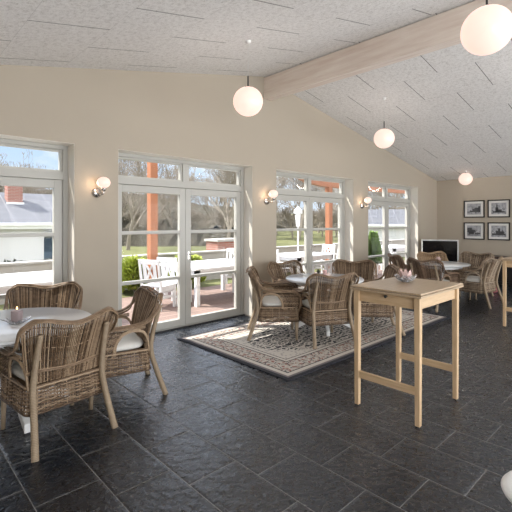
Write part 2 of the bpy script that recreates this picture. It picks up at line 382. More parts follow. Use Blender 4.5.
# ------------------------------------------------------------------ wicker chair
def weave_rows(mb, path, nrm, rows_z, r, amp, phase0=0):
    """path(z) -> list of points; wavers go in/out along nrm(i)"""
    for k, z in enumerate(rows_z):
        pts = path(z); out = []
        for i, p in enumerate(pts):
            n = nrm(i, pts); s = 1 if (i+k+phase0) % 2 else -1
            out.append(Vector(p) + n*amp*s)
        mb.tube(out, r, 4)
def make_chair(label, loc, rz, group):
    t = thing('wicker_armchair', label, 'chair', loc, rz, group)
    WM = M['wicker']
    # legs
    for sx in (-1, 1):
        path = cr([(sx*.285,-.385,0.0),(sx*.262,-.31,.22),(sx*.25,-.262,.40),(sx*.245,-.278,.55),(sx*.240,-.325,.72),(sx*.238,-.352,.80)], 5)
        k = len(path); MB().tube(path, [.0245-.006*i/(k-1) for i in range(k)], 10).build('leg', M['wrap'], t, smooth=True)
    for sx in (-1, 1):
        MB().tube([(sx*.262,.245,0),(sx*.258,.238,.2),(sx*.262,.24,.46)], [.017,.019,.019], 10).build('leg', M['wrap'], t, smooth=True)
    # back panel
    def ztop(s):
        a = abs(s); return .838 + .042*math.sin(min(a,1)*PI*.66)**2 - .05*max(0, a-.86)/.14
    def B(s, q):
        z = .40 + (ztop(s)-.40)*q
        y = -.235 - .155*q**1.35 + .075*s*s*q + .02*s*s
        return Vector((s*(.262 + .072*q), y, z))
    mb = MB(); NS = 52
    for i in range(NS):
        s = -1 + 2*i/(NS-1); mb.tube([B(s, q/8) for q in range(9)], .0046, 5)
    for i in range(NS-1):   # second, deeper layer of stakes
        s = -1 + 2*(i+.5)/(NS-1); mb.tube([B(s, q/6)+Vector((0,.009,0)) for q in range(7)], .0042, 4)
    qs = [.015+.028*j for j in range(8)] + [.42,.62,.80,.93]
    for k, q in enumerate(qs):
        pts = []
        for i in range(NS):
            s = -1 + 2*i/(NS-1); p = B(s, q); g = (1 if (i//2+k) % 2 else -1); p.y += g*.0055 + .004; pts.append(p)
        mb.tube(pts, .0042, 4)
    for zz in (.26,):   # wide weave bands
        for dq in (0,.018,.036):
            mb.tube([B(-1+2*i/24, zz+dq)+Vector((0,-.007,0)) for i in range(25)], .005, 4)
    mb.build('backrest', WM, t, smooth=True)
    # rolled rail: front of arm, over the arm, up the ear and along the top
    half = [(.268,.262,.38,  1,0,0, 0,1,0), (.285,.285,.50, 1,0,0, 0,1,0), (.297,.262,.595, 1,0,0, 0,.7,.7), (.305,.18,.635, 1,0,0, 0,0,1), (.312,.02,.645, 1,0,0, 0,0,1),
            (.318,-.12,.655, 1,0,0, 0,0,1), (.325,-.215,.695, .9,-.3,.2, .3,.3,.8), (.332,-.262,.765, .6,-.6,.1, .8,.3,.3), (.336,-.288,.825, .4,-.8,0, .9,0,.4)]
    top = []
    for j in range(9):
        s = .93 - .93*j/8; p = B(s, 1.0); top.append((p.x, p.y-.002, p.z+.008, 0,-1,.1, .35*s if j < 4 else 0, 0, 1))
    full = half + top; mirror = [(-a[0],a[1],a[2],-a[3],a[4],a[5],-a[6],a[7],a[8]) for a in reversed(full[:-1])]
    # keep width vectors continuous on the mirrored side
    mirror = [(m[0],m[1],m[2], m[3],m[4],m[5], m[6],m[7],m[8]) for m in mirror]
    allp = full + mirror
    def chan(i): return cr([(a[i],a[i+1],a[i+2]) for a in allp], 5)
    P, Wv, Nv = chan(0), chan(3), chan(6); mb = MB(); K = 8; m_ = len(P)
    for j in range(K):
        ph = PI*(j+.5)/K if j < 7 else 0
        pts = []
        for i in range(m_):
            w = Wv[i].normalized(); n = Nv[i].normalized(); f = i/(m_-1)
            arm = 1.0 if (f < .22 or f > .78) else .85
            a = PI*(j)/(K-1) + .12*math.sin(i*.35+j*1.7)
            pts.append(P[i] + w*math.cos(a)*.038*arm + n*(math.sin(a)*.02 - .004) )
        mb.tube(pts, .0058, 5)
    mb.build('arm_rail', WM, t, smooth=True)
    # side panels with an arched opening
    for sx in (-1, 1):
        mb = MB(); nst = 12
        def edge(z):   # opening front edge for height z
            u = (z-.42)/.19; return .06 - .10*max(0,u)**2
        for i in range(nst):
            f = i/(nst-1); mb.tube([(sx*(.272+.02*(z-.40)/.2), edge(z)+(.27-edge(z))*f, z) for z in (.40,.46,.52,.58,.625)], .0045, 4)
        for k in range(19):
            z = .405 + .0115*k; pts = []
            for i in range(nst):
                f = i/(nst-1); g = 1 if (i+k) % 2 else -1
                pts.append((sx*(.272+.02*(z-.40)/.2+g*.005), edge(z)+(.27-edge(z))*f, z))
            # wrap round to the inner front
            pts.append((sx*.255, .283, z)); mb.tube(pts, .0052, 4)
        for d in (0, .012):
            mb.tube(cr([(sx*.275,.052+d,.41),(sx*.283,.045+d,.50),(sx*.293,.0,.575+d),(sx*.298,-.09,.605+d),(sx*.292,-.18,.585+d),(sx*.278,-.225,.50+d),(sx*.268,-.235,.41)], 5), .0085, 6)
        for dz in (.612,.625,.637): mb.tube([(sx*.296,y,dz) for y in (-.2,-.1,0,.1,.2)], .0055, 4)
        mb.build('side_panel', WM, t, smooth=True)
    # skirt
    def ring(z, n=92):
        fl = .012*(.42-z)/.2; hw, y0, y1 = .272+fl, -.245-fl, .262+fl; R = .05; out = []
        seg = []
        cs = [(hw-R, y1-R, 0), (-hw+R, y1-R, 90), (-hw+R, y0+R, 180), (hw-R, y0+R, 270)]
        corner = []
        for cx, cy, a0 in cs:
            for j in range(5):
                a = math.radians(a0 + 90*j/4); corner.append(Vector((cx+R*math.cos(a), cy+R*math.sin(a), z)))
        corner.append(corner[0]); L = [0]
        for i in range(1, len(corner)): L.append(L[-1]+(corner[i]-corner[i-1]).length)
        k = 0
        for i in range(n):
            d = L[-1]*i/n
            while L[k+1] < d: k += 1
            f = (d-L[k])/(L[k+1]-L[k]); out.append(corner[k].lerp(corner[k+1], f))
        return out
    mb = MB(); R0 = ring(.255); R1 = ring(.425)
    for i in range(0, 92): mb.tube([R0[i], R1[i]], .0038, 4, cap=False)
    for k in range(15):
        z = .252 + .0118*k; rg = ring(z); out = []
        c = Vector((0,0,z))
        for i, p in enumerate(rg):
            n = (p-c).normalized(); out.append(p + n*(.0055 if (i//2+k) % 2 else -.0055))
        out.append(out[0]); mb.tube(out, .0054, 4, cap=False)
    for z in (.248,.425,.434):
        rg = ring(z); rg.append(rg[0]); mb.tube([p+ (p-Vector((0,0,z))).normalized()*.006 for p in rg], .0075, 5, cap=False)
    mb.build('seat_skirt', WM, t, smooth=True)
    MB().box(-.262,.262,-.238,.255,.40,.415).build('seat_deck', WM, t)
    # cushion
    mb = MB(); nu, nv = 40, 12; vs = []; fs = []
    def sg(v, p): return math.copysign(abs(v)**p, v)
    for j in range(nv+1):
        ph = -PI/2 + PI*j/nv
        for i in range(nu):
            th = 2*PI*i/nu; c = abs(math.cos(ph))**.55
            vs.append((.25*c*sg(math.cos(th),.45), .01+.235*c*sg(math.sin(th),.45), .458+.046*sg(math.sin(ph),.8)*(1-.15*math.cos(th*3)*c*.3)))
    for j in range(nv):
        for i in range(nu):
            a = j*nu+i; b = j*nu+(i+1) % nu; fs.append((a,b,b+nu,a+nu))
    mb.add(vs, fs); mb.build('seat_cushion', M['cushion'], t, smooth=True)
    return t
def face(dx, dy): return math.atan2(dy, dx) - PI/2
GN, GM, GF = 'wicker armchairs round the near table', 'wicker armchairs round the middle table', 'wicker armchairs round the far table'
Z = .012
c1 = make_chair('large wicker armchair in the left foreground seen from behind, white cushion through its arm', (1.015,3.33,0), face(-.12,.99), GN)
G = {'brown_wicker':'wicker_grey'}
for o in c1.children:
    if o.data.materials[0] == M['wicker']:
        o.data.materials[0] = M['wicker']
dup(c1, (1.63,3.62,0), face(-.97,.22), 'wicker armchair in front of the first full glazed door, side on, back leaning right', GN)
dup(c1, (1.22,4.40,0), face(-.42,-.9), 'wicker armchair behind the near table, its back against the leftmost window', GN)
dup(c1, (4.05,3.90,Z), face(.74,-.67), 'wicker armchair at the left edge of the rug, side on, facing right', GM)
dup(c1, (4.35,3.35,Z), face(.45,.89), 'wicker armchair in front of the middle table seen from behind', GM)
dup(c1, (5.23,3.16,Z), face(-.66,.75), 'wicker armchair half hidden behind the front bar table, cushion showing below its top', GM)
dup(c1, (4.87,4.24,Z), face(-.1,-1), 'wicker armchair with only its back showing behind the left part of the middle table', GM)
dup(c1, (5.66,3.72,Z), face(-.82,-.57), 'wicker armchair behind the right side of the middle table, under the third window', GM)
dup(c1, (7.92,3.90,0), face(.73,-.68), 'dark wicker armchair with narrow back before the last window', GF, {'brown_wicker':'wicker_dark'})
dup(c1, (8.80,3.66,0), face(-.5,-.87), 'light honey coloured wicker armchair in front of the television', GF, {'brown_wicker':'wicker_tan'})
dup(c1, (7.50,3.24,0), face(.97,-.15), 'wicker armchair seen from behind beyond the bar table top', GF, {'brown_wicker':'wicker_dark'})
dup(c1, (8.42,2.84,0), face(.12,1), 'wicker armchair right of the far table with white cushion, back leaning right', GF, {'brown_wicker':'wicker_grey'})
dup(c1, (9.16,3.22,0), face(-1,.15), 'wicker armchair behind the far table, back towards the dark sideboard', GF, {'brown_wicker':'wicker_grey'})
# ------------------------------------------------------------------ round tables
def make_round(label, loc, rz, R, group):
    t = thing('round_table', label, 'table', loc, rz, group)
    MB().lathe([(0,.705),(R-.03,.705),(R-.006,.712),(R,.722),(R-.003,.735),(R-.012,.74),(0,.74)], 64).build('tabletop', M['tabletop'], t, smooth=True)
    smooth_by_angle(t.children[0])
    MB().lathe([(R*.72,.65),(R*.72,.705),(R*.69,.705),(R*.69,.65),(R*.72,.65)], 48).build('apron', M['white'], t)
    MB().lathe([(.05,.12),(.075,.15),(.08,.2),(.05,.25),(.042,.33),(.06,.42),(.062,.48),(.045,.55),(.05,.62),(.09,.66),(.16,.69),(.16,.705),(0,.705)], 24).build('pedestal', M['white'], t, smooth=True)
    for k in range(4):
        a = PI/2*k + PI/4; d = Vector((math.cos(a), math.sin(a), 0)); b = MB()
        prof = cr([(.04,.20),(.16,.19),(.30,.11),(.44,.045)], 4); n = Vector((-d.y, d.x, 0)); vs = []; fs = []
        for i, p in enumerate(prof):
            h = .045 - .012*i/len(prof)
            for sgn, dz in ((-1,-h),(1,-h),(1,h),(-1,h)):
                q = d*p[0] + n*sgn*.025; vs.append((q.x, q.y, max(0., p[1]+dz)))
        m_ = len(prof)
        for i in range(m_-1):
            for j in range(4): fs.append((i*4+j, i*4+(j+1) % 4, (i+1)*4+(j+1) % 4, (i+1)*4+j))
        fs += [(3,2,1,0), tuple((m_-1)*4+j for j in range(4))]
        b.add(vs, fs); b.build('leg', M['white'], t, bevel=.006)
    return t
M['tabletop'] = plain('white_table_top', (.74,.75,.75), .16, var=.02)
GR = 'white round pedestal tables'
t1 = make_round('white round pedestal table in the left foreground with candle and plant', (.84,3.76,0), PI/4, .60, GR)
dup(t1, (4.74,3.62,Z), 0, 'white round pedestal table standing on the patterned rug', GR, None, (.92,.92,1))
dup(t1, (8.22,3.40,0), .3, 'white round pedestal table at the back of the room near the television', GR, None, (.85,.85,1))
# ------------------------------------------------------------------ bar tables
def make_bar(label, loc):
    t = thing('bar_table', label, 'table', loc, 0, 'tall birch bar tables')
    x0, x1, y0, y1 = -.355, .355, -.265, .265
    MB().box(-.415,.405,-.315,.305,.982,.998).build('tabletop', M['birchtop'], t, bevel=.003)
    MB().box(-.412,.402,-.312,.302,1.001,1.016).build('upper_leaf', M['birchtop'], t, bevel=.004)
    L = .046
    for sx, x in ((-1,x0),(1,x1)):
        for sy, y in ((-1,y0),(1,y1)):
            b = MB(); q = L/2
            vs = []
            for z, k in ((.008,.82),(.982,1.)):
                for a, c in ((-1,-1),(1,-1),(1,1),(-1,1)): vs.append((x+a*q*k, y+c*q*k, z))
            b.add(vs, [(3,2,1,0),(4,5,6,7),(0,1,5,4),(1,2,6,5),(2,3,7,6),(3,0,4,7)])
            lg = b.build('leg', M['pine_z'], t, bevel=.003)
            MB().box(x-.015,x+.015,y-.015,y+.015,0,.008).build('foot_glide', M['rubber'], lg)
    MB().box(x0-.004,x0+.016,y0+L/2,y1-L/2,.885,.982).build('apron', M['pine_y'], t); MB().box(x1-.016,x1+.004,y0+L/2,y1-L/2,.885,.982).build('apron', M['pine_y'], t)
    MB().box(x0+L/2,x1-L/2,y0-.004,y0+.016,.885,.982).build('apron', M['pine_x'], t); MB().box(x0+L/2,x1-L/2,y1-.016,y1+.004,.885,.982).build('apron', M['pine_x'], t)
    for x in (x0, x1): MB().box(x-.011,x+.011,y0+L/2-.002,y1-L/2+.002,.235,.295).build('stretcher', M['pine_y'], t, bevel=.003)
    k = MB().tube([(x0-.004,-.005,.955),(x0-.026,-.005,.955)], [.009,.012], 12); k.build('knob', M['rubber'], t, smooth=True)['label'] = 'small dark metal knob on the apron'
    return t
b1 = make_bar('tall birch bar table in the front right with a glass flower on its top', (3.375,1.69,0))
dup(b1, (7.20,1.65,0), 0, 'tall birch bar table cut off by the right edge of the picture')
# glass flower holder
def petals(mb, r0, r1, h0, h1, n, off=0, w=.5):
    for k in range(n):
        a = 2*PI*(k+off)/n; d = Vector((math.cos(a), math.sin(a), 0)); q = Vector((-d.y, d.x, 0)); vs = []; 
        for i in range(6):
            f = i/5; r = r0+(r1-r0)*f**.8; z = h0+(h1-h0)*f**1.5; ww = w*r1*math.sin(PI*min(.98, .12+f*.88))**.7*.9
            if i == 5: ww = .002
            for sgn in (-1, 1): vs.append(d*r + q*sgn*ww + Vector((0,0,z)))
            for sgn in (1, -1): vs.append(d*(r-.001) + q*sgn*ww + Vector((0,0,z+.003)))
        fs = [(0,1,2,3), (23,22,21,20)]
        for i in range(5):
            for j in range(4): fs.append((i*4+j, i*4+(j+1) % 4, (i+1)*4+(j+1) % 4, (i+1)*4+j))
        mb.add(vs, fs)
fx = (3.50,1.77,1.0165)
t = thing('flower_candle_holder', 'pink and clear glass lotus candle holder on the front bar table', 'candle holder', fx)
b = MB(); petals(b, .015, .10, .004, .062, 9); b.build('outer_petals', M['crystal'], t)
b = MB(); petals(b, .012, .062, .01, .105, 8, .5); b.build('inner_petals', M['pinkglass'], t)
MB().lathe([(0,0),(.035,0),(.03,.012),(0,.014)], 16).build('base', M['crystal'], t, smooth=True)
# near table items
def candle(name, label, loc, r, h, m):
    t = thing(name, label, 'candle', loc); MB().lathe([(0,0),(r,0),(r,h-.004),(r-.004,h),(.004,h-.004),(0,h-.004)], 24).build('wax', m, t, smooth=False)
    smooth_by_angle(t.children[0])
    MB().tube([(0,0,h-.004),(0,0,h+.008)], .0012, 5).build('wick', M['rubber'], t); return t
def starholder(loc):
    t = thing('star_candle_holder', 'clear glass star shaped candle holder under the mauve candle', 'candle holder', loc)
    MB().lathe([(0,0),(.055,0),(.058,.006),(.05,.014),(0,.014)], 24).build('dish', M['crystal'], t, smooth=True)
    for k in range(7):
        a = 2*PI*k/7+.3; d = Vector((math.cos(a),math.sin(a),0))
        MB().tube([d*.04+Vector((0,0,.01)), d*.115+Vector((0,0,.03+.012*(k%2)))], [.014,.003], 5).build('point', M['crystal'], t)
    return t
cx_, cy_ = .86, 3.72
starholder((cx_,cy_,.741)); c = candle('pillar_candle', 'mauve grey pillar candle burning in the glass star on the near table', (cx_,cy_,.7555), .042, .085, M['greypink'])
MB().lathe([(0,.0),(.005,.005),(.006,.012),(.003,.022),(0,.03)], 10).build('flame', M['flame'], c, smooth=True, loc=(0,0,.09))
def potplant(label, loc, r, h, lh, lm, n=60, pm='pot'):
    t = thing('potted_plant', label, 'plant', loc)
    MB().lathe([(0,0),(r*.75,0),(r,h),(r*.9,h),(r*.85,h*.85),(0,h*.85)], 20).build('pot', M[pm], t, smooth=False)
    b = MB(); rr = random.Random(int(loc[0]*100))
    for i in range(n):
        a = rr.random()*2*PI; e = rr.random(); base = Vector((math.cos(a)*r*.5*e, math.sin(a)*r*.5*e, h*.85)); tip = base + Vector((math.cos(a)*r*1.1*e, math.sin(a)*r*1.1*e, lh*(.5+.5*rr.random())))
        sd = Vector((-math.sin(a), math.cos(a), 0))*r*.16; md = (base+tip)/2
        b.add([base, md+sd, tip, md-sd, md+Vector((0,0,.004))], [(0,1,4),(1,2,4),(2,3,4),(3,0,4)])
    b.build('foliage', lm, t); return t
potplant('small green plant in a grey pot at the left edge on the near table', (.71,3.90,.741), .05, .085, .05, M['limeleaf'])
potplant('tiny dark green plant on the middle table', (4.90,3.85,.753), .028, .03, .075, M['darkleaf'], 50)
t = candle('tealight_candle', 'small pink candle on the middle table beside the tiny plant', (5.02,3.82,.753), .03, .07, M['pink'])
t = thing('rose_posy', 'pale pink flower posy in a dark cup on the far table', 'flowers', (8.10,3.42,.741))
MB().lathe([(0,0),(.03,0),(.04,.06),(0,.06)], 16).build('cup', M['darkwood'], t)
b = MB(); petals(b, .01,.06,.055,.10,8); petals(b,.005,.035,.06,.13,7,.5); b.build('petals', M['pinkglass'], t)
# ------------------------------------------------------------------ wall lamps and pendants
def sphere(mb, r, c=(0,0,0), squash=1.0, n=40, m_=22):
    prof = [(r*math.sin(PI*i/m_), -r*squash*math.cos(PI*i/m_)) for i in range(m_+1)]
    return mb.lathe(prof, n, c)
def pendant(loc, R, label, first=None):
    t = thing('globe_pendant', label, 'lamp', loc, 0, 'opal globe pendant lamps')
    sphere(MB(), R, squash=.97).build('globe_shade', M['opal'], t, smooth=True)
    zc = zl(loc[0]) - loc[2]
    MB().tube([(0,0,R*.96),(0,0,R*.96+.13)], .008, 8).build('stem', M['rubber'], t)
    MB().lathe([(0,R*.94),(.05,R*.94),(.045,R*.975),(0,R*.99)], 20).build('cap', M['rubber'], t)
    MB().tube([(0,0,R*.96+.13),(0,0,zc)], .0025, 5).build('cord', M['silver'], t)
    l = bpy.data.lights.new('pendant_light', 'POINT'); l.energy = 43; l.color = (1,.93,.87); l.shadow_soft_size = R*1.06
    lo = bpy.data.objects.new('pendant_light', l); COL.objects.link(lo); lo.parent = t
    MB().lathe([(0,zc-.03),(.028,zc-.028),(.035,zc+.01),(0,zc+.01)], 20).build('ceiling_rose', M['white'], t, smooth=True)
pendant((3.18,3.52,2.94), .172, 'lit white globe pendant hanging in front of the beam end')
pendant((3.24,1.02,2.93), .172, 'largest lit globe pendant at the top right, beside the beam')
pendant((6.42,3.63,2.98), .172, 'lit globe pendant hanging under the right ceiling slope above the third window')
pendant((10.9,3.92,2.63), .158, 'smallest lit globe pendant above the framed pictures')
for px, py, w_ in ((6.42,1.02,'the right side of the room, out of the picture'),(10.9,1.1,'the far right end of the room, out of the picture'),(-.1,3.5,'the left side of the room, out of the picture'),(-.1,1.0,'the camera side of the room, out of the picture')):
    pendant((px,py,2.9), .172, 'added globe pendant over '+w_)  # unseen pendants, added to brighten the room and ceiling
def sconce(x, label):
    t = thing('wall_sconce', label, 'lamp', (x, YW, 1.90), 0, 'steel wall lamps with opal globes between the windows')
    b = MB(); prof = [(0,0),(.06,0),(.06,.012),(.045,.03),(.015,.038),(0,.038)]; vs=[]; fs=[]; n=24
    b.lathe(prof, n); b.v = [(p[0], -p[2], p[1]) for p in b.v]; b.build('wall_plate', M['chrome'], t, smooth=True)
    MB().tube(cr([(0,-.03,0),(.01,-.10,-.02),(.03,-.135,-.01),(.035,-.13,.035)], 5), .012, 10).build('arm', M['chrome'], t, smooth=True)
    MB().lathe([(0,.02),(.028,.022),(.034,.045),(.028,.055),(0,.055)], 20, (.035,-.13,0)).build('holder', M['chrome'], t, smooth=True)
    sphere(MB(), .077, (.035,-.13,.118), .86).build('globe_shade', M['opal'], t, smooth=True)
    l = bpy.data.lights.new('sconce_light', 'POINT'); l.energy = .8; l.color = (1,.72,.5); l.shadow_soft_size = .03
    lo = bpy.data.objects.new('sconce_light', l); COL.objects.link(lo); lo.parent = t; lo.location = (-.05,-.10,.10)
sconce(1.985, 'lit globe wall lamp between the leftmost window and the first full glazed door')
sconce(4.86, 'lit globe wall lamp between the second and third windows')
sconce(7.76, 'lit globe wall lamp between the third and last windows')
# ------------------------------------------------------------------ pictures on the right wall
def framed(y0, z0, label, kind):
    w, h = .51, .45
    t = thing('picture_frame', label, 'picture', (XR-.001, y0, z0), 0, 'black framed pictures on the right wall')
    # local: x towards room negative, y width (decreasing to picture right), z up
    b = MB(); f = .028
    b.box(-.025,0,-w,0,0,f); b.box(-.025,0,-w,0,h-f,h); b.box(-.025,0,-w,-w+f,f,h-f); b.box(-.025,0,-f,0,f,h-f); b.build('frame', M['black'], t, bevel=.003)
    MB().box(-.010,-.002,-w+f,-f,f,h-f).build('mount', M['mat'], t)
    p = .085; pr = MB().box(-.0125,-.0100,-w+p,-p,p*.95,h-p*.95).build('print', PM[kind % 2], t)
    b = MB(); rr = random.Random(kind+3); W = w-2*p; H = h-1.9*p; X = -.0128
    def bx(a,c,d,e): b.box(X-.0012, X, -w+p+W*(1-c), -w+p+W*(1-a), p*.95+H*d, p*.95+H*e)
    if kind == 0:
        bx(.2,.95,.22,.36); bx(.38,.9,.36,.52); bx(.55,.88,.52,.62); bx(.8,.95,.36,.75); bx(.0,.2,.2,.27)
    elif kind == 1:
        bx(.34,.42,.2,.86); bx(.28,.48,.2,.6); bx(.1,.9,.14,.27); bx(.48,.7,.25,.42)
    elif kind == 2:
        bx(.0,.35,.35,.8); bx(.1,.5,.2,.42); bx(.35,.6,.35,.6); bx(.55,.95,.22,.34); bx(.05,.9,.1,.16)
    else:
        bx(.05,.95,.15,.32); bx(.45,.6,.3,.75); bx(.3,.5,.3,.52); bx(.6,.85,.3,.5); bx(.7,.76,.4,.65)
    for i in range(14):
        a = rr.random()*.9; d = rr.random()*.45+.1; bx(a, a+.03+.05*rr.random(), d, d+.03+.05*rr.random())
    b.build('printed_scene', M['print'], pr)
PM = []
for sc in (3, 7):
    m, nt, b = mat('old_photo_print'); n = noise(nt, objco(nt), sc*3, 5, .6); nt.links.new(ramp(nt, n.outputs[0], [(.3,(.20,.20,.21)),(.7,(.52,.53,.55))]), b.inputs['Base Color']); b.inputs['Roughness'].default_value=.4; PM.append(m)
framed(4.20, 1.665, 'top left of the four black framed monochrome pictures', 0)
framed(3.62, 1.665, 'top right of the four black framed monochrome pictures', 1)
framed(4.20, 1.09, 'bottom left of the four black framed monochrome pictures', 2)
framed(3.62, 1.09, 'bottom right of the four black framed monochrome pictures', 3)
# ------------------------------------------------------------------ television, sideboard, bag, stool
rz = math.atan2(4.40, 10.4) ; t = thing('media_bench', 'low white bench under the television in the corner', 'bench', (10.45,4.32,0), rz)
MB().box(-.2,.2,-.5,.4,.42,.46).build('top', M['white'], t, bevel=.004)
for sx in (-.17,.17):
    for sy in (-.46,.36): MB().box(sx-.02,sx+.02,sy-.02,sy+.02,0,.42).build('leg', M['white'], t)
t = thing('television', 'flat screen television with thin silver frame in the far corner', 'television', (10.42,4.36,.461), rz)
b = MB(); w, z0, z1 = .425, .05, .645
b.box(-.0,.045,-w,w,z0,z1); b.build('housing', M['silver'], t, bevel=.006)
MB().box(-.006,.0,-w+.028,w-.028,z0+.03,z1-.03).build('screen', M['screen'], t)
MB().box(.0,.04,-.05,.05,.012,.07).build('neck', M['silver'], t); MB().box(-.1,.14,-.22,.22,0,.014).build('stand', M['silver'], t, bevel=.004)
t = thing('sideboard', 'long dark wood sideboard against the right wall below the pictures', 'sideboard', (11.30,2.95,0))
MB().box(-.25,.25,-1.2,1.15,.66,.71).build('top', M['darkwood'], t, bevel=.006)
b = MB(); b.box(.2,.24,-1.15,1.1,.06,.66); b.box(-.22,.2,-1.15,-1.11,.06,.66); b.box(-.22,.2,1.06,1.1,.06,.66); b.box(-.22,.2,-1.11,1.06,.06,.10); b.box(-.2,.2,-.42,-.39,.1,.66); b.box(-.2,.2,.34,.37,.1,.66); b.build('body', M['black'], t)
for y0, y1 in ((-1.11,-.42),(-.39,.34),(.37,1.06)):
    d = MB().box(-.225,-.205,y0+.004,y1-.004,.105,.655).build('door', M['black'], t, bevel=.003); sphere(MB(), .012, (-.235,(y0+y1)/2,.5), n=10, m_=6).build('knob', M['chrome'], d)
for y in (-1.1,1.05):
    for x in (-.19,.2): MB().box(x-.02,x+.02,y-.02,y+.02,0,.06).build('leg', M['black'], t)
t = thing('handbag', 'small rose pink bag on the floor behind the far right chair', 'bag', (9.95,3.02,0))
b = MB(); sphere(b, .12, (0,0,.07), .6, 16, 8); b.build('bag_body', M['rose'], t, smooth=True)
MB().tube(cr([(0,-.06,.12),(0,-.04,.19),(0,.04,.19),(0,.06,.12)], 4), .006, 6).build('strap', M['rose'], t)
t = thing('stool', 'white round stool cut off at the bottom right corner', 'stool', (2.01,.37,0))
MB().lathe([(0,.42),(.17,.42),(.195,.43),(.2,.44),(.192,.45),(.17,.453),(0,.45)], 48).build('seat', M['white'], t, smooth=True)
for k in range(4):
    a = PI/2*k+.4; MB().tube([(math.cos(a)*.1, math.sin(a)*.1,.425),(math.cos(a)*.17,math.sin(a)*.17,0)], [.016,.012], 10).build('leg', M['white'], t, smooth=True)
# ------------------------------------------------------------------ OUTSIDE
GZ = -.6
struct(MB().box(-14, 26, 5.30, 8.3, -.25, -.06).build('terrace', M['paver']))
struct(MB().box(-14, 26, 8.3, 9.2, -.25, -.055).build('terrace_verge', M['grass']))
struct(MB().box(-14, 30, 9.2, 9.42, GZ-.2, .70).build('garden_wall', M['render'], bevel=.01))
struct(MB().box(-14, 30, 9.17, 9.45, .70, .74).build('wall_coping', M['render']))
# ground and hill
b = MB(); nx, ny = 50, 60; vs = []; fs = []
def gz(x, y):
    d = max(0, (x*.684+y*.729) - 66); q = min(1, max(0, (x*.684+y*.729-18)/27)); return GZ + .55*q*q + min(3.2, max(0, (x*.684+y*.729) - 50)*.12) + .15*math.sin(x*.21)*math.cos(y*.17)
for j in range(ny+1):
    for i in range(nx+1):
        x = -70+250*i/nx; y = 9.3+170*(j/ny)**1.5; vs.append((x,y,gz(x,y) if y > 10 else GZ))
for j in range(ny):
    for i in range(nx):
        a = j*(nx+1)+i; fs.append((a,a+1,a+nx+2,a+nx+1))
b.add(vs, fs); struct(b.build('lawn_ground', M['grass'], smooth=True))
# gravel road
def strip(name, y0, y1, x0, x1, m, dz):
    b = MB(); n = 60; vs = []; fs = []
    for i in range(n+1):
        x = x0+(x1-x0)*i/n
        for q in (y0, y1):
            y = q - (x-x0)*.85
            vs.append((x,y,GZ+.25+dz))
    for i in range(n): fs.append((2*i,2*i+2,2*i+3,2*i+1))
    b.add(vs, fs); return struct(b.build(name, m))
strip('gravel_road', 62.5, 66, 0, 60, M['road'], .33)
# thicket hill behind
b = MB(); vs = []; fs = []; nx, ny = 180, 14; rr = random.Random(5)
Fv = Vector((.6845,.729,0)); Rv = Vector((.729,-.6845,0))
for j in range(ny+1):
    for i in range(nx+1):
        l = -110+230*i/nx; d = 52 + 18*j/ny; h = 5.6*math.sin(PI*.5*min(1, j/(ny*.55)))**.8
        h *= (.72+.28*math.sin(i*.11+1)) * (1+.16*rr.random()) * (1.0 if l < 0 else .8)
        p = Fv*d + Rv*l; vs.append((p.x+rr.random()*1.0, p.y+rr.random()*1.0, GZ+.4+h+(rr.random()*.9 if 0<j else 0)))
for j in range(ny):
    for i in range(nx):
        a = j*(nx+1)+i; fs.append((a,a+1,a+nx+2,a+nx+1))
b.add(vs, fs); struct(b.build('wooded_hill', M['thicket']))
# low brushwood bank on the left
b = MB(); vs = []; fs = []; nx, ny = 90, 6
for j in range(ny+1):
    for i in range(nx+1):
        l = -36+36.5*i/nx; d = 33+5*j/ny; h = 1.5*math.sin(PI*j/ny)**.6*(.75+.35*rr.random())*min(1, (nx-i)/8+.15)
        p = Fv*d + Rv*l; vs.append((p.x+rr.random()*.3, p.y+rr.random()*.3, GZ+.1+h))
for j in range(ny):
    for i in range(nx):
        a = j*(nx+1)+i; fs.append((a,a+1,a+nx+2,a+nx+1))
b.add(vs, fs); struct(b.build('brushwood_bank', M['thicket']))
# bare trees
def tree_mesh(seed, H, depth, r0, spread, low):
    rr = random.Random(seed); mb = MB()
    def grow(p, d, L, r, k):
        pts = [p]; q = p; dd = d.copy()
        for i in range(2):
            dd = (dd + Vector((rr.uniform(-1,1), rr.uniform(-1,1), rr.uniform(-.3,.6)))*.16).normalized(); q = q + dd*L/2; pts.append(q)
        r = max(r, .011); mb.tube(pts, [r, r*.85, r*.68], 5 if k < 2 else 3, cap=False)
        if k >= depth: return
        nb = 3 if k < 4 else 2
        for j in range(nb+ (1 if k == 0 else 0)):
            a = rr.random()*2*PI; o = dd.orthogonal().normalized(); o = Matrix.Rotation(a, 3, dd) @ o
            sp = spread*rr.uniform(.5,1.2); nd_ = (dd*math.cos(sp) + o*math.sin(sp) + Vector((0,0,.12))).normalized()
            st = q if j < 2 else pts[1]
            grow(st, nd_, L*rr.uniform(.62,.86), r*.6, k+1)
    grow(Vector((0,0,0)), Vector((0,0,1)), H*low, r0, 0)
    return mb
protos = []
for k, (H, dep, r0, sp, low, m) in enumerate(((11,8,.17,.50,.22,'bark'),(10,8,.13,.62,.17,'twig'),(6.5,8,.08,.7,.13,'twig'))):
    o = tree_mesh(31+k, H, dep, r0, sp, low).build('bare_tree', M[m]); protos.append(o)
used = [False]*3
def put_tree(k, u, d, sc, label, group):
    l = (u-256)/411*d; p = Fv*d + Rv*l
    o = protos[k] if not used[k] else protos[k].copy()
    if used[k]: COL.objects.link(o)
    used[k] = True
    zz = GZ+.5
    o.location = (p.x, p.y, min(zz, gz(p.x,p.y)) if d < 74 else zz); o.rotation_euler = (0,0,random.random()*6.28); o.scale = (sc,sc,sc)
    tag(o, label, 'tree', group)
rr = random.Random(11)
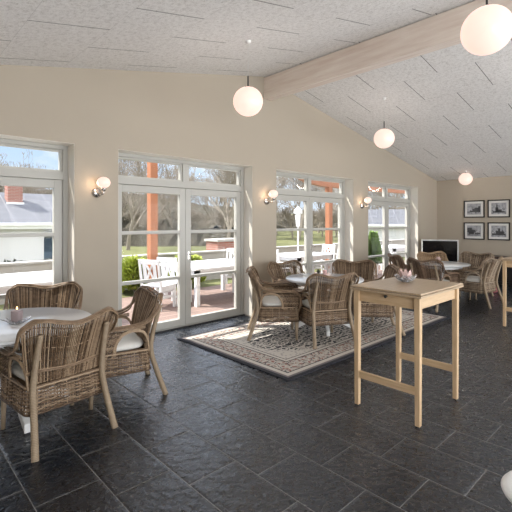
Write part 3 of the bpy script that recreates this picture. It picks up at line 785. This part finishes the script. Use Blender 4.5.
put_tree(0, 227, 33, .95, 'tall pale bare tree seen through the right leaf of the first full glazed door', 'bare trees beyond the garden')
put_tree(0, 128, 30, .9, 'bare tree seen left of the orange post through the first full glazed door', 'bare trees beyond the garden')
for i in range(30):
    u = -60 + i*17 + rr.uniform(-6,6); put_tree(rr.choice((0,1)), u, (40 + 13*((i*5)%3)/2 + rr.uniform(-1.5,1.5)), rr.uniform(.95,1.25), 'bare winter tree in the belt of woodland beyond the garden', 'bare trees in the woodland belt')
for i in range(28):
    u = -50 + i*17.8 + rr.uniform(-6,6); put_tree(2, u, rr.uniform(36,52), rr.uniform(.9,1.3), 'low bare shrubby tree in front of the woodland belt', 'low bare trees before the woodland belt')
# garage with dark roof and chimney (leftmost window)
def house(name, label, loc, rz, W, D, eave, ridge, chim=None, wm='gwall', cut=0):
    t = thing(name, label, 'building', loc, rz)
    b = MB(); b.box(-W/2,W/2-cut,0,D,0,eave); (b.box(W/2-.15,W/2,0,.15,0,eave), b.box(W/2-cut,W/2,D-.15,D,0,eave)) if cut else None; b.prism([(0,eave),(D,eave),(D/2,ridge)], 'x', -W/2+.02, W/2-.02); b.build('wall', M[wm], t)
    s = (ridge-eave)/(D/2); b = MB(); o = .3
    for q in (0, 1):
        y0, y1 = (-o, D/2) if q == 0 else (D+o, D/2); z0 = eave - s*o
        b.prism([(y0,z0),(y1,ridge),(y1,ridge+.09),(y0,z0+.09)], 'x', -W/2-o, W/2+o)
    b.build('roof', M['roof'], t)
    b = MB(); b.box(-W/2-o,W/2+o,-o-.03,-o,eave-s*o-.16,eave-s*o+.10); b.box(-W/2-o,W/2+o,-o-.12,-o-.03,eave-s*o-.02,eave-s*o+.08); b.build('gutter', M['outwhite'], t)
    if chim:
        x, y, w = chim; zb = eave+s*y-.1
        c = MB().box(x-w/2,x+w/2,y-w/2,y+w/2,zb,zb+1.15).build('chimney', M['brick'], t); MB().box(x-w/2-.05,x+w/2+.05,y-w/2-.05,y+w/2+.05,zb+1.15,zb+1.22).build('chimney_cap', M['outwhite'], c)
        MB().box(x-w/2-.05,x+w/2+.05,y-w/2-.06,y-w/2,zb-.02,zb+.12).build('flashing', M['outwhite'], c)
    return t
house('outbuilding', 'long white outbuilding with dark roof and brick chimney outside the leftmost window', (2.6,20,GZ), 0, 10.6, 6.0, 2.15, 3.5, (2.35,2.0,.62), 'gwall', 2.2)
house('summerhouse', 'small white house with grey roof seen left of the orange post', (11.0,37,GZ+.2), -.3, 6, 5, 2.1, 3.5)
t = house('farmhouse', 'distant pale house with dark roof seen through the last window', (29.5,15.5,GZ+.1), -.9, 6, 4.5, 1.9, 3.0)
# blue car
def car(label, loc, rz, paint):
    t = thing('car', label, 'car', loc, rz)
    prof = [(-2.1,.35),(-2.05,.75),(-1.5,.92),(-.9,1.35),(.7,1.38),(1.35,.95),(2.0,.8),(2.1,.4)]
    MB().prism([(p[0],p[1]) for p in prof], 'y', -.85, .85).build('body', paint, t, bevel=.06)
    b = MB()
    for y in (-.86,.86-.0): b.prism([(-1.28,.96),(-.8,1.28),(.55,1.3),(1.05,.98)], 'y', y-.012, y+.012)
    b.build('window', M['carglass'], t)
    for x in (-1.3,1.3):
        for y in (-.86,.86):
            w = MB(); w.lathe([(0,-.1),(.3,-.1),(.32,-.06),(.32,.06),(.3,.1),(0,.1)], 20); w.v = [(p[0]+x, p[2]+y, p[1]+.32) for p in w.v]; w.build('wheel', M['rubber'], t)
    return t
car('blue car parked right of the white outbuilding, seen through the leftmost window', (6.75,22.9,GZ), 1.45, M['bluecar'])
car('dark car parked on the far road seen through the third window', (30,37.5,GZ+.42), -.7, M['carglass'])
# orange posts and canopy board
def post(x, y, z1, w, label):
    t = thing('timber_post', label, 'post', (x,y,-.06)); MB().box(-w/2,w/2,-w/2,w/2,0,z1).build('shaft', M['orange'], t, bevel=.006)
    MB().box(-w/2-.02,w/2+.02,-w/2-.02,w/2+.02,0,.12).build('shoe', M['render'], t)
post(4.50, 8.10, 4.6, .17, 'orange timber post outside the first full glazed door')
post(10.85, 8.10, 2.95, .17, 'orange timber post outside the third window holding the canopy')
t = thing('canopy', 'orange timber canopy edge seen at the top of the third and last windows', 'canopy', (8.9,8.1,2.62))
b = MB(); poly = [(0,.42),(.35,.28),(.8,.14),(1.6,.06),(3.2,.05),(9.5,.12),(9.5,.55),(0,.62)]
b.prism(poly, 'y', -.09, .09); b.build('edge_board', M['orange'], t)
# garden furniture
def make_gchair(label, loc, rz, group):
    t = thing('garden_chair', label, 'chair', loc, rz, group); m = M['outwhite']
    for sx in (-1,1):
        MB().tube([(sx*.21,-.22,0),(sx*.21,-.20,.42),(sx*.205,-.29,.93)], [.026,.026,.022], 4, up=(1,1,0)).build('leg', m, t)
        MB().box(sx*.21-.022,sx*.21+.022,.20,.245,0,.42).build('leg', m, t)
    b = MB()
    for k in range(5): b.box(-.235,.235,-.2+.092*k,-.2+.092*k+.08,.42,.442)
    b.box(-.21,.21,.2,.235,.35,.42); b.box(-.225,-.2,-.2,.22,.35,.42); b.box(.2,.225,-.2,.22,.35,.42); b.build('seat', m, t)
    b = MB()
    def R(x0,x1,z0,z1):
        y0 = -.2-.09*(z0-.42)/.51; y1 = -.2-.09*(z1-.42)/.51
        b.add([(x0,y0-.012,z0),(x1,y0-.012,z0),(x1,y0+.012,z0),(x0,y0+.012,z0),(x0,y1-.012,z1),(x1,y1-.012,z1),(x1,y1+.012,z1),(x0,y1+.012,z1)], [(0,3,2,1),(4,5,6,7),(0,1,5,4),(1,2,6,5),(2,3,7,6),(3,0,4,7)])
    R(-.21,.21,.84,.93); R(-.2,.2,.50,.56); R(-.14,-.08,.56,.84); R(.08,.14,.56,.84)
    def diag(xa,za,xb,zb):
        ya = -.2-.09*(za-.42)/.51; yb = -.2-.09*(zb-.42)/.51
        b.tube([(xa,ya,za),(xb,yb,zb)], .022, 4)
    diag(-.07,.84,.0,.72); diag(.07,.84,0,.72); diag(0,.72,-.07,.56); diag(0,.72,.07,.56)
    b.build('backrest', m, t)
    b = MB(); b.box(-.2,.2,-.225,-.205,.16,.2); b.box(-.215,-.2,-.2,.22,.2,.24); b.box(.2,.215,-.2,.22,.2,.24); b.build('stretcher', m, t)
    return t
def make_gtable(label, loc, L, W, group):
    t = thing('garden_table', label, 'table', loc, 0, group); m = M['outwhite']; b = MB(); n = int(W/.1)
    for k in range(n): b.box(0, L, W*k/n, W*(k+1)/n-.006, .70, .73)
    b.build('tabletop', m, t); b = MB(); b.box(.08,L-.08,.08,.11,.60,.70); b.box(.08,L-.08,W-.11,W-.08,.60,.70); b.box(.08,.11,.11,W-.11,.60,.70); b.box(L-.11,L-.08,.11,W-.11,.60,.70); b.build('apron', m, t)
    for x in (.08,L-.16):
        for y in (.08,W-.16): MB().box(x,x+.08,y,y+.08,0,.70).build('leg', m, t)
    return t
TZ = -.06; GG = 'white garden chairs on the terrace'; GT = 'white garden tables on the terrace'
make_gtable('white slatted garden table outside the leftmost window', (-.4,6.5,TZ), 3.1, 1.5, GT)
make_gtable('white garden table outside the first full glazed door', (4.42,6.35,TZ), 1.8, 1.4, GT)
g = make_gchair('white garden chair left of the two seen from behind through the first full glazed door', (3.93,6.86,TZ), face(.9,.4), GG)
dup(g, (4.40,7.02,TZ), face(.9,.4), 'white garden chair right of the two seen from behind through the first full glazed door', GG)
dup(g, (6.25,6.95,TZ), face(-1,.0), 'white garden chair at the right end of the table outside the first full glazed door', GG)
dup(g, (6.7,8.0,TZ), face(-.8,-.6), 'white garden chair farthest behind the table outside the first full glazed door', GG)
make_gtable('white garden table outside the third window', (7.9,6.8,TZ), 1.6, 1.2, GT)
dup(g, (7.6,7.2,TZ), face(1,.0), 'white garden chair at the left end of the table outside the third window', GG)
dup(g, (9.75,6.95,TZ), face(-1,.05), 'white garden chair nearest the post outside the third window', GG)
dup(g, (9.85,7.55,TZ), face(-1,-.05), 'white garden chair behind the first one outside the third window', GG)
dup(g, (8.5,8.25,TZ), face(.1,-1), 'white garden chair behind the table outside the third window', GG)
make_gtable('white garden table outside the last window', (13.0,6.9,TZ), 1.8, 1.2, GT)
dup(g, (12.7,7.4,TZ), face(1,.1), 'white garden chair at the table outside the last window, facing away', GG)
dup(g, (15.2,7.3,TZ), face(-1,.1), 'white garden chair at the far end of the table outside the last window', GG)
dup(g, (13.7,8.4,TZ), face(0,-1), 'white garden chair behind the table outside the last window', GG)
# picket fence
t = thing('picket_fence', 'white picket fence beyond the terrace outside the right windows', 'fence', (11.0,11.2,GZ))
b = MB(); b.box(0,16,.03,.07,.35,.43); b.box(0,16,.03,.07,.85,.93); b.build('rail', M['outwhite'], t)
b = MB()
for k in range(106): b.prism([(.15*k,.1),(.15*k+.08,.1),(.15*k+.08,1.05),(.15*k+.04,1.12),(.15*k,1.05)], 'y', 0, .025)
b.build('pickets', M['outwhite'], t)
# shrubs
def shrub(name, label, loc, rx, rz_, lm, n, cone=False, cat='shrub', pot=None):
    t = thing(name, label, cat, loc); rr = random.Random(int(abs(loc[0])*37)); b = MB()
    for i in range(n):
        a = rr.random()*2*PI; h = rr.random()
        if cone: h = 1-(1-h)**.62; rad = rx*(1-h)**.85*(.55+.45*rr.random()); z = rz_*h*.93
        else:
            ph = math.acos(1-1.7*rr.random()); q = .7+.35*rr.random(); rad = rx*math.sin(ph)*q; z = rz_*(.45+.5*math.cos(ph)*q)
        p = Vector((math.cos(a)*rad, math.sin(a)*rad, z)); L = .09+.07*rr.random()
        d = (Vector((math.cos(a),math.sin(a),.7)) + Vector((rr.uniform(-1,1),rr.uniform(-1,1),rr.uniform(-.5,1)))*.7).normalized(); o = d.orthogonal().normalized()*L*.28
        b.add([p, p+d*L*.5+o, p+d*L, p+d*L*.5-o], [(0,1,2,3)])
    b.build('foliage', lm, t)
    b = MB()
    for k in range(5): b.tube([(0,0,-.0),(math.cos(k*1.3)*rx*.5, math.sin(k*1.3)*rx*.5, rz_*.6)], [.02,.006], 5)
    b.build('stem', M['bark'], t)
    if pot: MB().lathe([(0,-pot),(rx*.55,-pot),(rx*.7,0),(rx*.6,0),(0,-.03)], 24).build('pot', M['outwhite'], t)
    return t
shrub('round_shrub', 'yellow green round shrub left of the orange post', (4.35,8.62,-.055), .40, .80, M['limeleaf'], 3800)
shrub('round_shrub', 'yellow green round shrub right of the orange post', (5.75,8.62,-.055), .40, .80, M['limeleaf'], 3800)
shrub('cone_shrub', 'green cone shaped shrub in a white pot outside the last window', (11.3,6.75,.28), .23, 1.0, M['brightleaf'], 5200, True, 'shrub', .34)
for k, x in enumerate((.6,1.4,2.2,3.0)):
    shrub('wall_top_plant', ('dark leafy plant along the garden wall outside the leftmost window'), (x+.0,9.95,.08), .38, .6, M['darkleaf'], 900)['group'] = 'dark plants behind the garden wall'
# brick planter behind wall in W2
t = thing('brick_planter', 'brown brick block on the garden wall right of the first full glazed door', 'planter', (8.2,9.95,GZ)); MB().box(-.45,.75,0,.6,0,1.55).build('body', M['brick'], t); MB().box(-.5,.8,-.05,.65,1.55,1.62).build('cap', M['render'], t)
# patio heater (white lantern shape)
t = thing('garden_lantern', 'white garden lantern on a pole outside the third window', 'lantern', (9.1,7.9,TZ))
MB().lathe([(0,0),(.12,0),(.12,.03),(.03,.06),(0,.06)], 20).build('base', M['outwhite'], t); MB().tube([(0,0,.05),(0,0,1.48)], .018, 10).build('pole', M['outwhite'], t)
MB().lathe([(0,1.47),(.05,1.48),(.085,1.84),(.075,1.86),(0,1.86)], 6).build('lamp_housing', M['outwhite'], t); MB().lathe([(0,1.86),(.13,1.86),(.12,1.95),(.04,2.03),(.02,2.07),(0,2.07)], 12).build('hood', M['outwhite'], t)
# ------------------------------------------------------------------ world and lights
w = bpy.data.worlds.new('sky'); bpy.context.scene.world = w; w.use_nodes = True; nt = w.node_tree; bg = nt.nodes['Background']
co = nt.nodes.new('ShaderNodeTexCoord').outputs['Generated']; s = nd(nt, 'ShaderNodeSeparateXYZ', {0: co})
g = ramp(nt, s.outputs[2], [(0.0,(.70,.79,.90)), (.15,(.50,.66,.88)), (.5,(.24,.42,.74)), (1,(.12,.26,.58))])
n = noise(nt, co, 5, 6, .6, (1,1,2.2)); cl = ramp(nt, n.outputs[0], [(.46,0.),(.62,1.)])
c = mix(nt, mth(nt,'MULTIPLY', cl, .7), g, (.85,.87,.90))
hi = nd(nt, 'ShaderNodeMapRange', {'Value': s.outputs[2], 'From Min': .20, 'From Max': .42, 'To Min': 0., 'To Max': 1.})
c = mix(nt, hi.outputs[0], c, (1.0, 1.08, 1.25)); hib = mth(nt, 'MULTIPLY', hi.outputs[0], 1.0)
# unseen bright cloud bank added behind the building for more light indoors (towards -Y)
back = nd(nt, 'ShaderNodeMapRange', {'Value': s.outputs[1], 'From Min': .05, 'From Max': -.45, 'To Min': 0., 'To Max': 1.})
c = mix(nt, back.outputs[0], c, (.94,.95,1.0))
st = mth(nt, 'MULTIPLY_ADD', back.outputs[0], .3, 1.15)
nt.links.new(c, bg.inputs[0]); nt.links.new(mth(nt, 'ADD', st, hib), bg.inputs[1])
l = bpy.data.lights.new('sun', 'SUN'); l.energy = 8.5; l.angle = math.radians(.6); l.color = (1,.95,.87)
so = bpy.data.objects.new('sun', l); COL.objects.link(so); sd = Vector((.52,-.52,-.95)); so.rotation_euler = sd.to_track_quat('-Z','Y').to_euler()
for i, (a, c_) in enumerate(REAR):   # added area lamps, tilted up, boosting daylight at the rear windows
    l = bpy.data.lights.new('rear_window_fill', 'AREA'); l.shape = 'RECTANGLE'; l.size = c_-a-.1; l.size_y = 2.3; l.energy = 165; l.color = (.93,.96,1)
    o = bpy.data.objects.new('rear_window_fill', l); COL.objects.link(o); o.location = ((a+c_)/2, YB-.35, 1.2); o.rotation_euler = (PI/2+.42,0,0)
for i, (a, c_) in enumerate(OPEN):
    l = bpy.data.lights.new('front_window_portal', 'AREA'); l.shape = 'RECTANGLE'; l.size = c_-a; l.size_y = 2.46; l.cycles.is_portal = True
    o = bpy.data.objects.new('front_window_portal', l); COL.objects.link(o); o.location = ((a+c_)/2, 5.30, 1.23); o.rotation_euler = (-PI/2,0,PI)
# ------------------------------------------------------------------ camera
cam = bpy.data.cameras.new('camera'); cam.sensor_width = 36; cam.lens = 411/512*36; cam.shift_y = -(256-222)/512; cam.clip_end = 500; cam.clip_start = .05
co_ = bpy.data.objects.new('camera', cam); COL.objects.link(co_); co_.location = (0,0,1.55); co_.rotation_euler = (PI/2, 0, -math.atan2(386,411))
sc = bpy.context.scene; sc.camera = co_
sc.view_settings.view_transform = 'Standard'; sc.view_settings.look = 'None'; sc.view_settings.gamma = 1; sc.view_settings.exposure = 0.13
